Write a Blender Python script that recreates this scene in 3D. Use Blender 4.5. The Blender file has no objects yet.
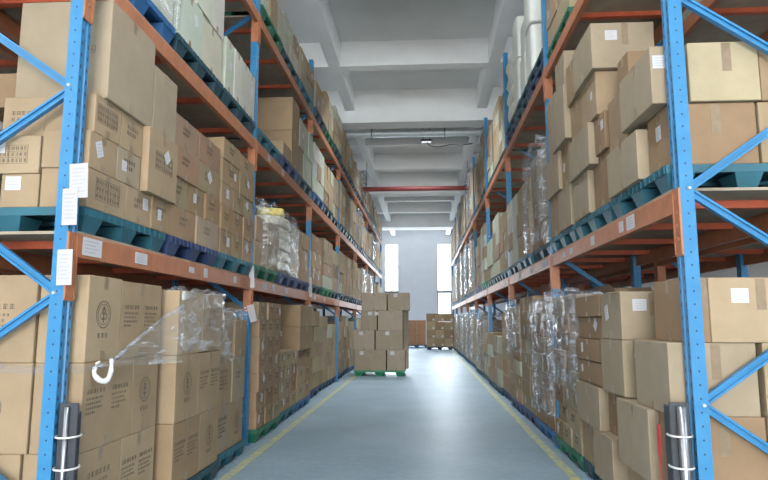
import bpy, bmesh, math, random
from mathutils import Vector, Matrix
C = bpy.context.scene.collection
sc = bpy.context.scene
PI = math.pi
rnd = random.Random(11)

# ------------------------------------------------------------------ materials
def new_mat(name):
    m = bpy.data.materials.new(name); m.use_nodes = True
    nt = m.node_tree; nt.nodes.clear()
    out = nt.nodes.new('ShaderNodeOutputMaterial')
    b = nt.nodes.new('ShaderNodeBsdfPrincipled')
    nt.links.new(b.outputs[0], out.inputs[0])
    return m, nt, b, out
def noise(nt, scale, detail=4, coord='Object', rough=.6):
    tc = nt.nodes.new('ShaderNodeTexCoord'); n = nt.nodes.new('ShaderNodeTexNoise')
    n.inputs['Scale'].default_value = scale; n.inputs['Detail'].default_value = detail
    n.inputs['Roughness'].default_value = rough
    nt.links.new(tc.outputs[coord], n.inputs['Vector']); return n
def ramp(nt, src, c0, c1, p0=.3, p1=.7):
    r = nt.nodes.new('ShaderNodeValToRGB'); e = r.color_ramp.elements
    e[0].position = p0; e[1].position = p1; e[0].color = (*c0, 1); e[1].color = (*c1, 1)
    nt.links.new(src, r.inputs[0]); return r
def bump(nt, b, src, strength=.2, dist=.01):
    bp = nt.nodes.new('ShaderNodeBump'); bp.inputs['Strength'].default_value = strength
    bp.inputs['Distance'].default_value = dist
    nt.links.new(src, bp.inputs['Height']); nt.links.new(bp.outputs[0], b.inputs['Normal'])
def basic(name, c, rough=.6, metal=0, var=.12, scale=6, bmp=0, spec=.5):
    m, nt, b, _ = new_mat(name)
    n = noise(nt, scale)
    c0 = tuple(x*(1-var) for x in c); c1 = tuple(min(1, x*(1+var)) for x in c)
    r = ramp(nt, n.outputs[0], c0, c1); nt.links.new(r.outputs[0], b.inputs['Base Color'])
    b.inputs['Roughness'].default_value = rough; b.inputs['Metallic'].default_value = metal
    b.inputs['Specular IOR Level'].default_value = spec
    if bmp: bump(nt, b, n.outputs[0], bmp)
    return m
def objcol(name, rough=.8, var=.1, scale=5, island=False, bmp=.15, spec=.3):
    """paint/board whose own colour is the object's colour (or varies per separate piece)"""
    m, nt, b, _ = new_mat(name)
    n = noise(nt, scale, 5)
    mx = nt.nodes.new('ShaderNodeMix'); mx.data_type = 'RGBA'; mx.blend_type = 'MULTIPLY'
    mx.inputs[0].default_value = 1
    r = ramp(nt, n.outputs[0], (1-var,)*3, (1+var,)*3, .25, .75)
    if island:
        g = nt.nodes.new('ShaderNodeNewGeometry')
        rr = nt.nodes.new('ShaderNodeValToRGB'); cr = rr.color_ramp; cr.interpolation = 'CONSTANT'
        cols = island
        cr.elements[0].color = (*cols[0], 1); cr.elements[1].position = 1/len(cols); cr.elements[1].color = (*cols[1], 1)
        for i, cc in enumerate(cols[2:]):
            e = cr.elements.new((i+2)/len(cols)); e.color = (*cc, 1)
        nt.links.new(g.outputs['Random Per Island'], rr.inputs[0]); src = rr.outputs[0]
    else:
        oi = nt.nodes.new('ShaderNodeObjectInfo'); src = oi.outputs['Color']
    nt.links.new(src, mx.inputs[6]); nt.links.new(r.outputs[0], mx.inputs[7])
    nt.links.new(mx.outputs[2], b.inputs['Base Color'])
    b.inputs['Roughness'].default_value = rough; b.inputs['Specular IOR Level'].default_value = spec
    if bmp: bump(nt, b, n.outputs[0], bmp, .004)
    return m

KRAFT = [(.31,.228,.142), (.28,.198,.118), (.345,.262,.166), (.255,.17,.10), (.295,.238,.165)]
PALE = [(.42,.43,.35), (.46,.465,.39), (.38,.385,.30), (.28,.22,.15)]
M = {}
M['carton'] = objcol('cardboard')
M['carton_far'] = objcol('cardboard_mixed', island=[KRAFT[0],KRAFT[2],KRAFT[1],KRAFT[4],KRAFT[2],KRAFT[4],PALE[2]])
M['carton_pale_far'] = objcol('cardboard_pale_mixed', island=PALE+KRAFT[:2])
M['plastic'] = objcol('pallet_plastic', rough=.45, var=.15, bmp=.05, spec=.5)
M['orange'] = basic('orange_beam_paint', (.37,.14,.066), .45, 0, .16, 9)
M['red'] = basic('red_bar_paint', (.42,.085,.035), .5, 0, .15, 9)
M['deck'] = basic('shelf_plywood', (.30,.25,.19), .85, 0, .18, 4)
M['galv'] = basic('galvanised_steel', (.55,.58,.60), .38, .45, .1, 12)
M['steel'] = basic('brushed_steel_tube', (.34,.35,.37), .3, .85, .1, 12)
M['black'] = basic('black_rubber', (.035,.04,.05), .55)
M['dark_frame'] = basic('dark_window_frame', (.12,.14,.16), .5)
M['white_frame'] = basic('white_window_frame', (.7,.72,.75), .5)
M['paper'] = basic('white_paper', (.50,.50,.52), .6, 0, .05, 30)
M['card'] = basic('tag_paper', (.42,.41,.43), .6, 0, .05, 30)
M['tie'] = basic('white_plastic', (.58,.58,.58), .4, 0, .03)
M['ink'] = basic('print_ink', (.13,.105,.08), .8, 0, .1, 40)
M['greyink'] = basic('grey_print', (.35,.36,.38), .8, 0, .1, 40)
M['tape'] = basic('brown_packing_tape', (.23,.17,.11), .35, 0, .12, 20)
M['redtape'] = basic('red_tape', (.6,.03,.04), .4)
M['pipe_red'] = basic('red_pipe_paint', (.20,.03,.028), .5)
M['bag_yellow'] = basic('yellow_woven_sack', (.75,.62,.16), .6, 0, .2, 10, .3)
M['foam'] = basic('white_foam_sheet', (.76,.78,.73), .7, 0, .06, 4)
M['cable'] = basic('black_cable', (.02,.02,.02), .5)
M['wall'] = basic('painted_wall', (.70,.71,.73), .85, 0, .03, 1.5, .03)
M['ceiling'] = basic('painted_concrete_ceiling', (.62,.63,.63), .9, 0, .05, 1.2, .04)

def post_material():
    m, nt, b, _ = new_mat('blue_upright_paint')
    tc = nt.nodes.new('ShaderNodeTexCoord'); sep = nt.nodes.new('ShaderNodeSeparateXYZ')
    nt.links.new(tc.outputs['Object'], sep.inputs[0])
    geo = nt.nodes.new('ShaderNodeNewGeometry'); sn = nt.nodes.new('ShaderNodeSeparateXYZ')
    nt.links.new(geo.outputs['Normal'], sn.inputs[0])
    def mth(op, a, b_=None, c=None):
        n = nt.nodes.new('ShaderNodeMath'); n.operation = op
        for i, v in enumerate((a, b_, c)):
            if v is None: continue
            if isinstance(v, (int, float)): n.inputs[i].default_value = v
            else: nt.links.new(v, n.inputs[i])
        return n.outputs[0]
    zc = mth('ABSOLUTE', mth('SUBTRACT', mth('PINGPONG', sep.outputs[2], .0375), .01875))  # spacing
    zp = mth('PINGPONG', sep.outputs[2], .0375)
    def hole(coord, centre, hw, hh):
        a = mth('ABSOLUTE', mth('SUBTRACT', mth('ABSOLUTE', coord), centre))
        e = mth('ADD', mth('POWER', mth('DIVIDE', a, hw), 2), mth('POWER', mth('DIVIDE', zp, hh), 2))
        return mth('LESS_THAN', e, 1)
    side = mth('MULTIPLY', hole(sep.outputs[1], .033, .0075, .015), mth('GREATER_THAN', mth('ABSOLUTE', sn.outputs[0]), .8))
    front = mth('MULTIPLY', hole(sep.outputs[0], 0, .0055, .006), mth('GREATER_THAN', mth('ABSOLUTE', sn.outputs[1]), .8))
    hm = mth('MAXIMUM', side, front)
    n = noise(nt, 7)
    r = ramp(nt, n.outputs[0], (.025,.165,.345), (.04,.205,.40))
    mx = nt.nodes.new('ShaderNodeMix'); mx.data_type = 'RGBA'
    nt.links.new(hm, mx.inputs[0]); nt.links.new(r.outputs[0], mx.inputs[6]); mx.inputs[7].default_value = (.015,.03,.07,1)
    nt.links.new(mx.outputs[2], b.inputs['Base Color']); b.inputs['Roughness'].default_value = .38
    return m
M['blue'] = post_material()
M['brace'] = basic('blue_brace_paint', (.03,.18,.37), .35, 0, .12, 8)

def floor_material():
    m, nt, b, _ = new_mat('painted_floor')
    n = noise(nt, .9, 8); n2 = noise(nt, 14, 8)
    r = ramp(nt, n.outputs[0], (.215,.305,.37), (.29,.39,.465), .32, .68)
    r2 = ramp(nt, n2.outputs[0], (.84,.84,.84), (1.1,1.1,1.1), .38, .66)
    mx = nt.nodes.new('ShaderNodeMix'); mx.data_type = 'RGBA'; mx.blend_type = 'MULTIPLY'; mx.inputs[0].default_value = 1
    nt.links.new(r.outputs[0], mx.inputs[6]); nt.links.new(r2.outputs[0], mx.inputs[7])
    nt.links.new(mx.outputs[2], b.inputs['Base Color'])
    rr = ramp(nt, n2.outputs[0], (.38,)*3, (.56,)*3); nt.links.new(rr.outputs[0], b.inputs['Roughness'])
    bump(nt, b, n2.outputs[0], .06, .004)
    return m
M['floor'] = floor_material()
def line_material():
    m, nt, b, _ = new_mat('worn_yellow_paint')
    n = noise(nt, 9, 8)
    r = ramp(nt, n.outputs[0], (.33,.38,.33), (.52,.51,.20), .44, .58)
    nt.links.new(r.outputs[0], b.inputs['Base Color']); b.inputs['Roughness'].default_value = .5
    return m
M['yellow'] = line_material()

def film_material(name, dens, tint=(.9,.93,.95)):
    m = bpy.data.materials.new(name); m.use_nodes = True
    nt = m.node_tree; nt.nodes.clear()
    out = nt.nodes.new('ShaderNodeOutputMaterial')
    tr = nt.nodes.new('ShaderNodeBsdfTransparent'); tr.inputs[0].default_value = (.97,.98,.99,1)
    b = nt.nodes.new('ShaderNodeBsdfPrincipled'); b.inputs['Base Color'].default_value = (*tint, 1)
    b.inputs['Roughness'].default_value = .16; b.inputs['Specular IOR Level'].default_value = .9
    tc = nt.nodes.new('ShaderNodeTexCoord'); mp = nt.nodes.new('ShaderNodeMapping'); mp.inputs['Scale'].default_value = (2.5, 1.4, 6)
    mp.inputs['Rotation'].default_value = (.5, 0, 0)
    n = nt.nodes.new('ShaderNodeTexNoise'); n.inputs['Scale'].default_value = 2.2; n.inputs['Detail'].default_value = 6
    n.inputs['Distortion'].default_value = 1.2
    nt.links.new(tc.outputs['Object'], mp.inputs[0]); nt.links.new(mp.outputs[0], n.inputs['Vector'])
    bp = nt.nodes.new('ShaderNodeBump'); bp.inputs['Strength'].default_value = 1; bp.inputs['Distance'].default_value = .018
    nt.links.new(n.outputs[0], bp.inputs['Height']); nt.links.new(bp.outputs[0], b.inputs['Normal'])
    r = ramp(nt, n.outputs[0], (dens*.5,)*3, (min(1, dens*2.6),)*3, .50, .66)  # denser ridges put white highlight threads into the film itself
    mx = nt.nodes.new('ShaderNodeMixShader')
    nt.links.new(r.outputs[0], mx.inputs[0]); nt.links.new(tr.outputs[0], mx.inputs[1]); nt.links.new(b.outputs[0], mx.inputs[2])
    nt.links.new(mx.outputs[0], out.inputs[0]); return m
M['film'] = film_material('clear_stretch_film', .20, (.75,.78,.80))
M['film_thick'] = film_material('grey_stretch_film', .25, (.42,.46,.52))
def glass():
    m = bpy.data.materials.new('window_glass'); m.use_nodes = True
    nt = m.node_tree; nt.nodes.clear(); out = nt.nodes.new('ShaderNodeOutputMaterial')
    tr = nt.nodes.new('ShaderNodeBsdfTransparent'); gl = nt.nodes.new('ShaderNodeBsdfGlossy'); gl.inputs['Roughness'].default_value = .05
    mx = nt.nodes.new('ShaderNodeMixShader'); mx.inputs[0].default_value = .06
    nt.links.new(tr.outputs[0], mx.inputs[1]); nt.links.new(gl.outputs[0], mx.inputs[2]); nt.links.new(mx.outputs[0], out.inputs[0])
    return m
M['glass'] = glass()
def emit(name, c, s):
    m = bpy.data.materials.new(name); m.use_nodes = True
    nt = m.node_tree; nt.nodes.clear(); out = nt.nodes.new('ShaderNodeOutputMaterial')
    e = nt.nodes.new('ShaderNodeEmission'); e.inputs[0].default_value = (*c, 1); e.inputs[1].default_value = s
    nt.links.new(e.outputs[0], out.inputs[0]); return m
M['lamp'] = emit('lamp_glow', (.95,.98,1), .8)

# ------------------------------------------------------------------ mesh helpers
def box(bm, x0, x1, y0, y1, z0, z1, mi=0):
    v = [bm.verts.new(p) for p in ((x0,y0,z0),(x1,y0,z0),(x1,y1,z0),(x0,y1,z0),(x0,y0,z1),(x1,y0,z1),(x1,y1,z1),(x0,y1,z1))]
    fs = []
    for f in ((0,3,2,1),(4,5,6,7),(0,1,5,4),(1,2,6,5),(2,3,7,6),(3,0,4,7)):
        fc = bm.faces.new([v[i] for i in f]); fc.material_index = mi; fs.append(fc)
    return v
def frustum(bm, cx, cy, z0, z1, a0, b0, a1, b1):
    v = [bm.verts.new((cx+sx*a, cy+sy*b, z)) for z, a, b in ((z0,a0,b0),(z1,a1,b1)) for sx, sy in ((-1,-1),(1,-1),(1,1),(-1,1))]
    for f in ((0,3,2,1),(4,5,6,7),(0,1,5,4),(1,2,6,5),(2,3,7,6),(3,0,4,7)): bm.faces.new([v[i] for i in f])
def prism(bm, pts, z0, z1):
    lo = [bm.verts.new((x, y, z0)) for x, y in pts]; hi = [bm.verts.new((x, y, z1)) for x, y in pts]
    n = len(pts); bm.faces.new(lo[::-1]); bm.faces.new(hi)
    for i in range(n): bm.faces.new((lo[i], lo[(i+1)%n], hi[(i+1)%n], hi[i]))
def tube(bm, pts, r, seg=8, closed=False):
    pts = [Vector(p) for p in pts]; rings = []
    n = len(pts)
    for i, p in enumerate(pts):
        if closed: t = pts[(i+1)%n] - pts[i-1]
        else: t = pts[min(i+1, n-1)] - pts[max(i-1, 0)]
        t.normalize(); a = Vector((0,0,1)) if abs(t.z) < .9 else Vector((1,0,0))
        u = t.cross(a).normalized(); w = t.cross(u)
        rr = r(i/(n-1)) if callable(r) else r
        rings.append([bm.verts.new(p + (u*math.cos(2*PI*k/seg) + w*math.sin(2*PI*k/seg))*rr) for k in range(seg)])
    for i in range(n if closed else n-1):
        A = rings[i]; B = rings[(i+1)%n]
        for k in range(seg): bm.faces.new((A[k], A[(k+1)%seg], B[(k+1)%seg], B[k]))
    if not closed: bm.faces.new(rings[0][::-1]); bm.faces.new(rings[-1])
def bar(bm, p, q, wa, wb, up=Vector((0,1,0))):
    """channel bar from p to q, wa wide along 'up', wb across, grooved on the -up side"""
    p = Vector(p); q = Vector(q); t = (q-p).normalized(); u = up; w = t.cross(u).normalized()
    prof = [(-.5,-.5),(-.22,-.5),(-.22,-.1),(.22,-.1),(.22,-.5),(.5,-.5),(.5,.5),(-.5,.5)]
    A = [bm.verts.new(p + w*a*wb + u*b*wa) for a, b in prof]; B = [bm.verts.new(q + w*a*wb + u*b*wa) for a, b in prof]
    n = len(prof)
    for i in range(n): bm.faces.new((A[i], A[(i+1)%n], B[(i+1)%n], B[i]))
    bm.faces.new(A[::-1]); bm.faces.new(B)
def link(name, me, parent=None, loc=None, rot=None):
    o = bpy.data.objects.new(name, me); C.objects.link(o)
    if parent: o.parent = parent
    if loc is not None: o.location = loc
    if rot is not None: o.rotation_euler = rot
    return o
def mesh(name, bm, mats, smooth=False):
    bmesh.ops.recalc_face_normals(bm, faces=bm.faces)
    me = bpy.data.meshes.new(name); bm.to_mesh(me); bm.free()
    for m in (mats if isinstance(mats, (list, tuple)) else [mats]): me.materials.append(m)
    if smooth:
        for p in me.polygons: p.use_smooth = True
    return me
def obj(name, bm, mats, parent=None, loc=None, rot=None, smooth=False):
    return link(name, mesh(name, bm, mats, smooth), parent, loc, rot)
def tag(o, label, cat, group=None, kind=None):
    o['label'] = label; o['category'] = cat
    if group: o['group'] = group
    if kind: o['kind'] = kind
    return o
def thing(name, label, cat, loc=(0,0,0), rz=0, group=None):
    return tag(link(name, None, None, loc, (0,0,rz)), label, cat, group)
def struct(name, bm, m, parent=None):
    o = obj(name, bm, m, parent)
    if not parent: o['kind'] = 'structure'
    return o
def bevel(bm, w, seg=1):
    bmesh.ops.bevel(bm, geom=bm.edges[:], offset=w, segments=seg, affect='EDGES', profile=.5)

# ------------------------------------------------------------------ the hall
XW, Y0, Y1, ZC = 7.6, -7.0, 38.0, 7.35
bm = bmesh.new(); box(bm, -XW, XW, Y0, Y1, -.2, 0); struct('floor', bm, M['floor'])
bm = bmesh.new(); box(bm, -XW-.3, XW+.3, Y0, Y1+.3, ZC, ZC+.3)
struct('ceiling', bm, M['ceiling'])
LB = [-6.9, -1.86, 1.52, 6.6]
minor = [12.45, 18.35, 21.3, 27.1, 30.0, 35.6, 9.5, 3.7, .9, -2.0]
major = [15.35, 24.2, 32.9, 6.5, -4.9]
n = 0
for y in minor:
    n += 1; bm = bmesh.new(); box(bm, -XW, XW, y-.14, y+.14, 6.80, ZC); struct('trim_%d' % n, bm, M['ceiling'])
for y in major:
    n += 1; bm = bmesh.new(); box(bm, -XW, XW, y-.27, y+.27, 6.48, ZC); struct('trim_%d' % n, bm, M['ceiling'])
ys = sorted([(y, .14) for y in minor] + [(y, .27) for y in major])
for x in LB:
    n += 1; bm = bmesh.new()
    segs = [Y0] + [v for y, w in sorted([(y, .27) for y in major]) for v in (y-w, y+w)] + [Y1]
    for a, b_ in zip(segs[::2], segs[1::2]): box(bm, x-.125, x+.125, a, b_, 6.795, ZC-.001)
    struct('trim_%d' % n, bm, M['ceiling'])
# far wall with tall windows
def wall_with_openings(name, fixed, t, a0, a1, z1, ops, axis):
    """axis 'x': wall runs along x at y=fixed..fixed+t ; ops = list of (a0,a1,z0,z1)"""
    bm = bmesh.new()
    def bb(p0, p1, q0, q1):
        if p1-p0 < 1e-4 or q1-q0 < 1e-4: return
        if axis == 'x': box(bm, p0, p1, fixed, fixed+t, q0, q1)
        else: box(bm, fixed, fixed+t, p0, p1, q0, q1)
    cur = a0
    for (o0, o1, z0, z1_) in sorted(ops):
        bb(cur, o0, 0, z1); bb(o0, o1, 0, z0); bb(o0, o1, z1_, z1); cur = o1
    bb(cur, a1, 0, z1)
    return struct(name, bm, M['wall'])
wz0, wz1 = .9, 6.25
wins = [(-2.42, -1.57), (.85, 1.72)]
wall_with_openings('wall_back', Y1, .25, -XW, XW, ZC, [(a, b, wz0, wz1) for a, b in wins], 'x')
n = 0
for a, b in wins:
    n += 1
    bm = bmesh.new()
    y = Y1+.08
    fr = obj('window_%d' % n, bm, M['white_frame']); fr['kind'] = 'structure'
    bm = bmesh.new()
    for u0, u1, v0, v1 in ((a, a+.05, 3.3, wz1), (b-.05, b, 3.3, wz1), (a+.05, b-.05, wz1-.05, wz1), (a+.05, b-.05, 4.76, 4.86), ((a+b)/2-.025, (a+b)/2+.025, 3.3, 4.78)):
        box(bm, u0, u1, y, y+.06, v0, v1)
    bm.to_mesh(fr.data); bm.free(); fr.data.materials.append(M['white_frame']) if not fr.data.materials else None
    bm = bmesh.new()
    for u0, u1, v0, v1 in ((a, b, 3.17, 3.33), (a, a+.07, wz0, 3.2), (b-.07, b, wz0, 3.2), (a+.07, b-.07, wz0, wz0+.07)):
        box(bm, u0, u1, y, y+.07, v0, v1)
    obj('lower_sash', bm, M['dark_frame'], fr)
    bm = bmesh.new(); box(bm, a+.05, b-.05, y+.025, y+.031, wz0+.07, wz1-.05); obj('window_pane', bm, M['glass'], fr)
# side walls with clerestory windows
sw = [(y-1.15, y+1.15, 5.2, 6.7) for y in (-4.5, -1.5, 1.5, 4.7, 7.9, 11.1, 14.2, 20.2, 26.2)]
wall_with_openings('wall_left', -XW-.25, .25, Y0, Y1, ZC, sw, 'y')
wall_with_openings('wall_right', XW, .25, Y0, Y1, ZC, sw, 'y')
for s in (-1, 1):
    for (a, b, z0, z1) in sw:
        n += 1; x = s*(XW+.12)
        bm = bmesh.new()
        for p0, p1, q0, q1 in ((a, a+.05, z0, z1), (b-.05, b, z0, z1), (a+.05, b-.05, z0, z0+.05), (a+.05, b-.05, z1-.05, z1), ((a+b)/2-.025, (a+b)/2+.025, z0+.05, z1-.05)):
            box(bm, x-.03, x+.03, p0, p1, q0, q1)
        o = struct('window_%d' % n, bm, M['white_frame'])
        bm = bmesh.new(); box(bm, x-.003, x+.003, a+.05, b-.05, z0+.05, z1-.05); obj('window_pane', bm, M['glass'], o)
# unseen wall behind the camera, door opening added to let light in
wall_with_openings('wall_front', Y0-.25, .25, -XW, XW, ZC, [(-2.6, 2.6, 0, 5.0)], 'x')
bm = bmesh.new(); box(bm, -14, 14, Y0-16, Y0, -.22, -.02); struct('ground', bm, basic('yard_concrete', (.45,.44,.42), .9))

# yellow aisle lines
def aisle_line(x, label):
    bm = bmesh.new(); box(bm, x-.045, x+.045, -3, 31.5, 0, .002)
    tag(obj('floor_line', bm, M['yellow']), label, 'floor marking', 'yellow aisle lines')
aisle_line(-1.80, 'worn yellow painted line on the floor along the left rack')
aisle_line(1.345, 'worn yellow painted line on the floor along the right rack')

# ------------------------------------------------------------------ racks
PW, PD = .10, .08         # upright: along the aisle, across
def upright_mesh(s):
    # s=+1: grooved face looks towards +x
    bm = bmesh.new(); a, b = PD/2, PW/2
    pts = [(-a,-b), (a,-b), (a,-.016), (a-.012,-.010), (a-.012,.010), (a,.016), (a,b), (-a,b)]
    pts = [(x*s, y) for x, y in pts]
    prism(bm, pts, .006, 6.32)
    return mesh('upright', bm, M['blue'])
UM = {1: upright_mesh(1), -1: upright_mesh(-1)}
bm = bmesh.new(); box(bm, -.07, .07, -.075, .075, 0, .006)
for dx in (-.055, .055): box(bm, dx-.01, dx+.01, -.07, -.055, .006, .018)
FOOT = mesh('foot_plate', bm, M['brace'])
bm = bmesh.new()
for k in range(4):
    box(bm, -.052, .052, -.006, 0, -.03-k*.0, -.02) if 0 else None
CONN = {}
def connector_mesh(s):
    bm = bmesh.new(); box(bm, 0, s*.008, -.05, .05, -.40, 0)
    box(bm, s*.008, s*.012, -.05, -.036, -.39, -.01); box(bm, s*.008, s*.012, .036, .05, -.39, -.01)
    for z in (-.06, -.14, -.22, -.30): box(bm, s*.008, s*.013, -.008, .008, z-.01, z+.01)
    return mesh('beam_connector', bm, M['orange'])
for s in (1, -1): CONN[s] = connector_mesh(s)
CONN2 = {}
for s in (1, -1):
    bm = bmesh.new(); xa, xb = sorted((-s*.079, s*.008)); box(bm, xa, xb, -.0545, -.0502, -.40, 0)
    for z in (-.17, -.24, -.31): box(bm, -s*.046, -s*.034, -.058, -.0545, z-.008, z+.008)
    CONN2[s] = mesh('connector_flange', bm, M['orange'])
def beam_mesh(L, s):
    bm = bmesh.new()
    # stepped box beam, front face at x=0, body towards -s
    pts = [(0,-.14), (0,-.012), (s*-.006,0), (-s*.03,0), (-s*.03,-.035), (-s*.05,-.035), (-s*.05,-.14)]
    A = [bm.verts.new((x, 0, z)) for x, z in pts]; B = [bm.verts.new((x, L, z)) for x, z in pts]
    n = len(pts); bm.faces.new(A[::-1]); bm.faces.new(B)
    for i in range(n): bm.faces.new((A[i], A[(i+1)%n], B[(i+1)%n], B[i]))
    return mesh('beam', bm, M['orange'])
bm = bmesh.new(); box(bm, -.475, .475, -.025, .025, -.045, 0); box(bm, -.475, .475, -.032, .032, -.05, -.045)
CROSS = mesh('cross_bar', bm, M['red'])

def make_rack(side, xf, ystart, pitch, nb, levels, label, node, group, first_bay=0, full=True):
    """side: -1 left rack, +1 right rack. xf = x of the aisle face"""
    r = thing('pallet_rack', label, 'storage rack', (xf + side*.5, ystart, 0), 0, group)
    ox, oy = r.location.x, r.location.y
    s = -side                                           # direction of the aisle
    posts = [ystart + i*pitch for i in range(nb+1)]
    for i, y in enumerate(posts):
        yc = y + PW/2
        for k, xx in enumerate((xf + side*PD/2, xf + side*(1.0-PD/2))):
            link('upright', UM[s if k == 0 else -s], r, (xx-ox, yc-oy, 0))
            if i < 5: link('foot_plate', FOOT, r, (xx-ox, yc-oy, 0))
        # zigzag braces of the end frames
        if i < 6:
            z = node - 1.235*2
            zz = []; k = 0
            while z < 6.2:
                zz.append(z); z += .6175
            for q, (a, b) in enumerate(zip(zz, zz[1:])):
                xa = xf + side*.055; xb = xf + side*(1-.055)
                if q % 2: xa, xb = xb, xa
                if a < .05: 
                    continue
                bm = bmesh.new(); dy = -.012 if q % 2 else .012
                bar(bm, (xa-ox, yc-oy, a), (xb-ox, yc-oy, b), .035, .048)
                o = obj('brace', bm, M['brace'], r)
        if i < 4:
            for q in range(-2, 4):
                z = node + q*1.235
                if z < .1: continue
                bm = bmesh.new(); bmesh.ops.create_cone(bm, cap_ends=True, segments=6, radius1=.011, radius2=.009, depth=.02)
                bmesh.ops.rotate(bm, verts=bm.verts, matrix=Matrix.Rotation(PI/2, 3, 'X'))
                obj('bolt', bm, M['galv'], r, (xf + side*.05-ox, y-.008-oy, z))
    BM = {k: beam_mesh(pitch-PW-.002, k) for k in (1, -1)}
    for li, zt in enumerate(levels):
        for i in range(nb):
            y = posts[i] + PW + .001
            bmo = link('beam', BM[s], r, (xf + s*.006-ox, y-oy, zt-.018))
            link('beam', BM[-s], r, (xf + side*1.0-ox-s*.0, y-oy, zt-.018))
            # deck
            bm = bmesh.new()
            nbrd = 3; L = pitch-PW-.03
            for q in range(nbrd):
                box(bm, xf + side*.012-ox, xf + side*.988-ox, y+.012+q*L/nbrd-oy, y+.006+(q+1)*L/nbrd-oy, zt-.018, zt)
            obj('deck', bm, M['deck'], r)
            if i < 6:
                for q in range(4):
                    link('cross_bar', CROSS, r, (xf + side*.5-ox, y+.35+q*(L-.7)/3-oy, zt-.0185))
        for i, y in enumerate(posts):
            cc_ = link('beam_connector', CONN[s], r, (xf-ox, y+PW/2-oy, zt-.018))
            if 0 < i < 7: link('connector_flange', CONN2[s], cc_)
    r['posts'] = len(posts)
    return r, posts
LX, RX = -2.05, 1.50
LZ = [1.94, 3.65, 5.29]; RZ = [2.20, 4.49]
LP, RP = 3.75, 3.60
rackL, postL = make_rack(-1, LX, 3.36, LP, 7, LZ, 'long blue and orange pallet rack lining the left of the aisle', 1.565, None)
rackR, postR = make_rack(1, RX, 3.60, RP, 8, RZ, 'long blue and orange pallet rack lining the right of the aisle', .94, None)
rackL2, _ = make_rack(-1, LX-1.2, 3.36, LP, 4, LZ, 'pallet rack standing back to back behind the left rack', 1.565, None)
rackR2, _ = make_rack(1, RX+1.2, 3.60, RP, 4, RZ, 'pallet rack standing back to back behind the right rack', .94, None)
for o in (rackL, rackR, rackL2, rackR2): del o['posts']

# ------------------------------------------------------------------ pallets
def pallet_mesh(L=1.12, D=.98):
    bm = bmesh.new()
    a, b = D/2, L/2
    # top deck: rim and slats
    for k in range(9):
        x = -a + .03 + k*(D-.06)/9
        box(bm, x, x+(D-.06)/9-.018, -b+.03, b-.03, .118, .15)
    box(bm, -a, -a+.03, -b, b, .100, .15); box(bm, a-.03, a, -b, b, .100, .15)
    box(bm, -a+.03, a-.03, -b, -b+.03, .100, .15); box(bm, -a+.03, a-.03, b-.03, b, .100, .15)
    for y in (-.18, .18): box(bm, -a+.03, a-.03, y-.02, y+.02, .095, .118)
    # vertical ribs on the rim
    for k in range(14):
        y = -b+.03 + k*(L-.06)/13
        for x in (-a, a): box(bm, x-.006, x+.006, y-.006, y+.006, .098, .146)
    for cx in (-a+.09, 0, a-.09):
        for cy in (-b+.11, 0, b-.11):
            frustum(bm, cx, cy, 0, .10, .055, .07, .085, .105)
    return mesh('plastic_pallet', bm, M['plastic'])
PM = pallet_mesh()
PMS = pallet_mesh(1.12, .98)
PCOL = {'teal': (.020,.105,.145,1), 'navy': (.022,.045,.12,1), 'green': (.012,.11,.065,1), 'blue': (.02,.10,.25,1),
        'bright green': (.01,.20,.09,1), 'dark teal': (.014,.055,.078,1)}
LEVEL = {('L',0): 'left rack floor level', ('L',1): 'left rack first shelf', ('L',2): 'left rack second shelf', ('L',3): 'left rack top shelf',
         ('R',0): 'right rack floor level', ('R',1): 'right rack first shelf', ('R',2): 'right rack second shelf'}
LEVZ = {('L',0): 0, ('L',1): 1.94, ('L',2): 3.65, ('L',3): 5.29, ('R',0): 0, ('R',1): 2.20, ('R',2): 4.49}
ORD = ['first','second','third','fourth','fifth','sixth','seventh','eighth','ninth','tenth','eleventh']
POS = ['near','middle','far']
def pallet(S, lv, bay, pos, y0, y1, col, face):
    """one plastic pallet; face = x of its aisle edge"""
    x = face - .49 if S == 'L' else face + .49
    o = link('plastic_pallet', PM, None, (x, (y0+y1)/2, LEVZ[S, lv]))
    o.scale = (1, (y1-y0)/1.12, 1)
    o.color = PCOL[col]
    tag(o, '%s plastic pallet, %s, %s bay, %s position' % (col, LEVEL[S, lv], ORD[bay], POS[pos]), 'pallet', 'plastic pallets in the racks')
    return o

# ------------------------------------------------------------------ carton decals
def glyph(bm, u, v, h, r):
    """one printed character of small strokes in the u-v plane (y,z)"""
    t = h*.11
    for k in range(3):
        z = v + h*(.1+.37*k); box_uv(bm, u, u+h*.8, z, z+t)
    for k in range(2):
        x = u + h*r.choice((.05,.35,.65)); box_uv(bm, x, x+t, v, v+h)
def box_uv(bm, u0, u1, v0, v1, d=.0012):
    v = [bm.verts.new(p) for p in ((d,u0,v0),(d,u1,v0),(d,u1,v1),(d,u0,v1))]; bm.faces.new(v)
    w = [bm.verts.new(p) for p in ((0,u0,v0),(0,u1,v0),(0,u1,v1),(0,u0,v1))]
    for i in range(4): bm.faces.new((v[i], w[i], w[(i+1)%4], v[(i+1)%4]))
def ring(bm, cu, cv, r, t, seg=28, d=.0012):
    a = [bm.verts.new((d, cu+r*math.cos(2*PI*k/seg), cv+r*math.sin(2*PI*k/seg))) for k in range(seg)]
    b = [bm.verts.new((d, cu+(r-t)*math.cos(2*PI*k/seg), cv+(r-t)*math.sin(2*PI*k/seg))) for k in range(seg)]
    for k in range(seg): bm.faces.new((a[k], a[(k+1)%seg], b[(k+1)%seg], b[k]))
def mk(fn, mat=None):
    bm = bmesh.new(); fn(bm); return mesh('printed_marks', bm, mat or M['ink'])
gr = random.Random(5)
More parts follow.
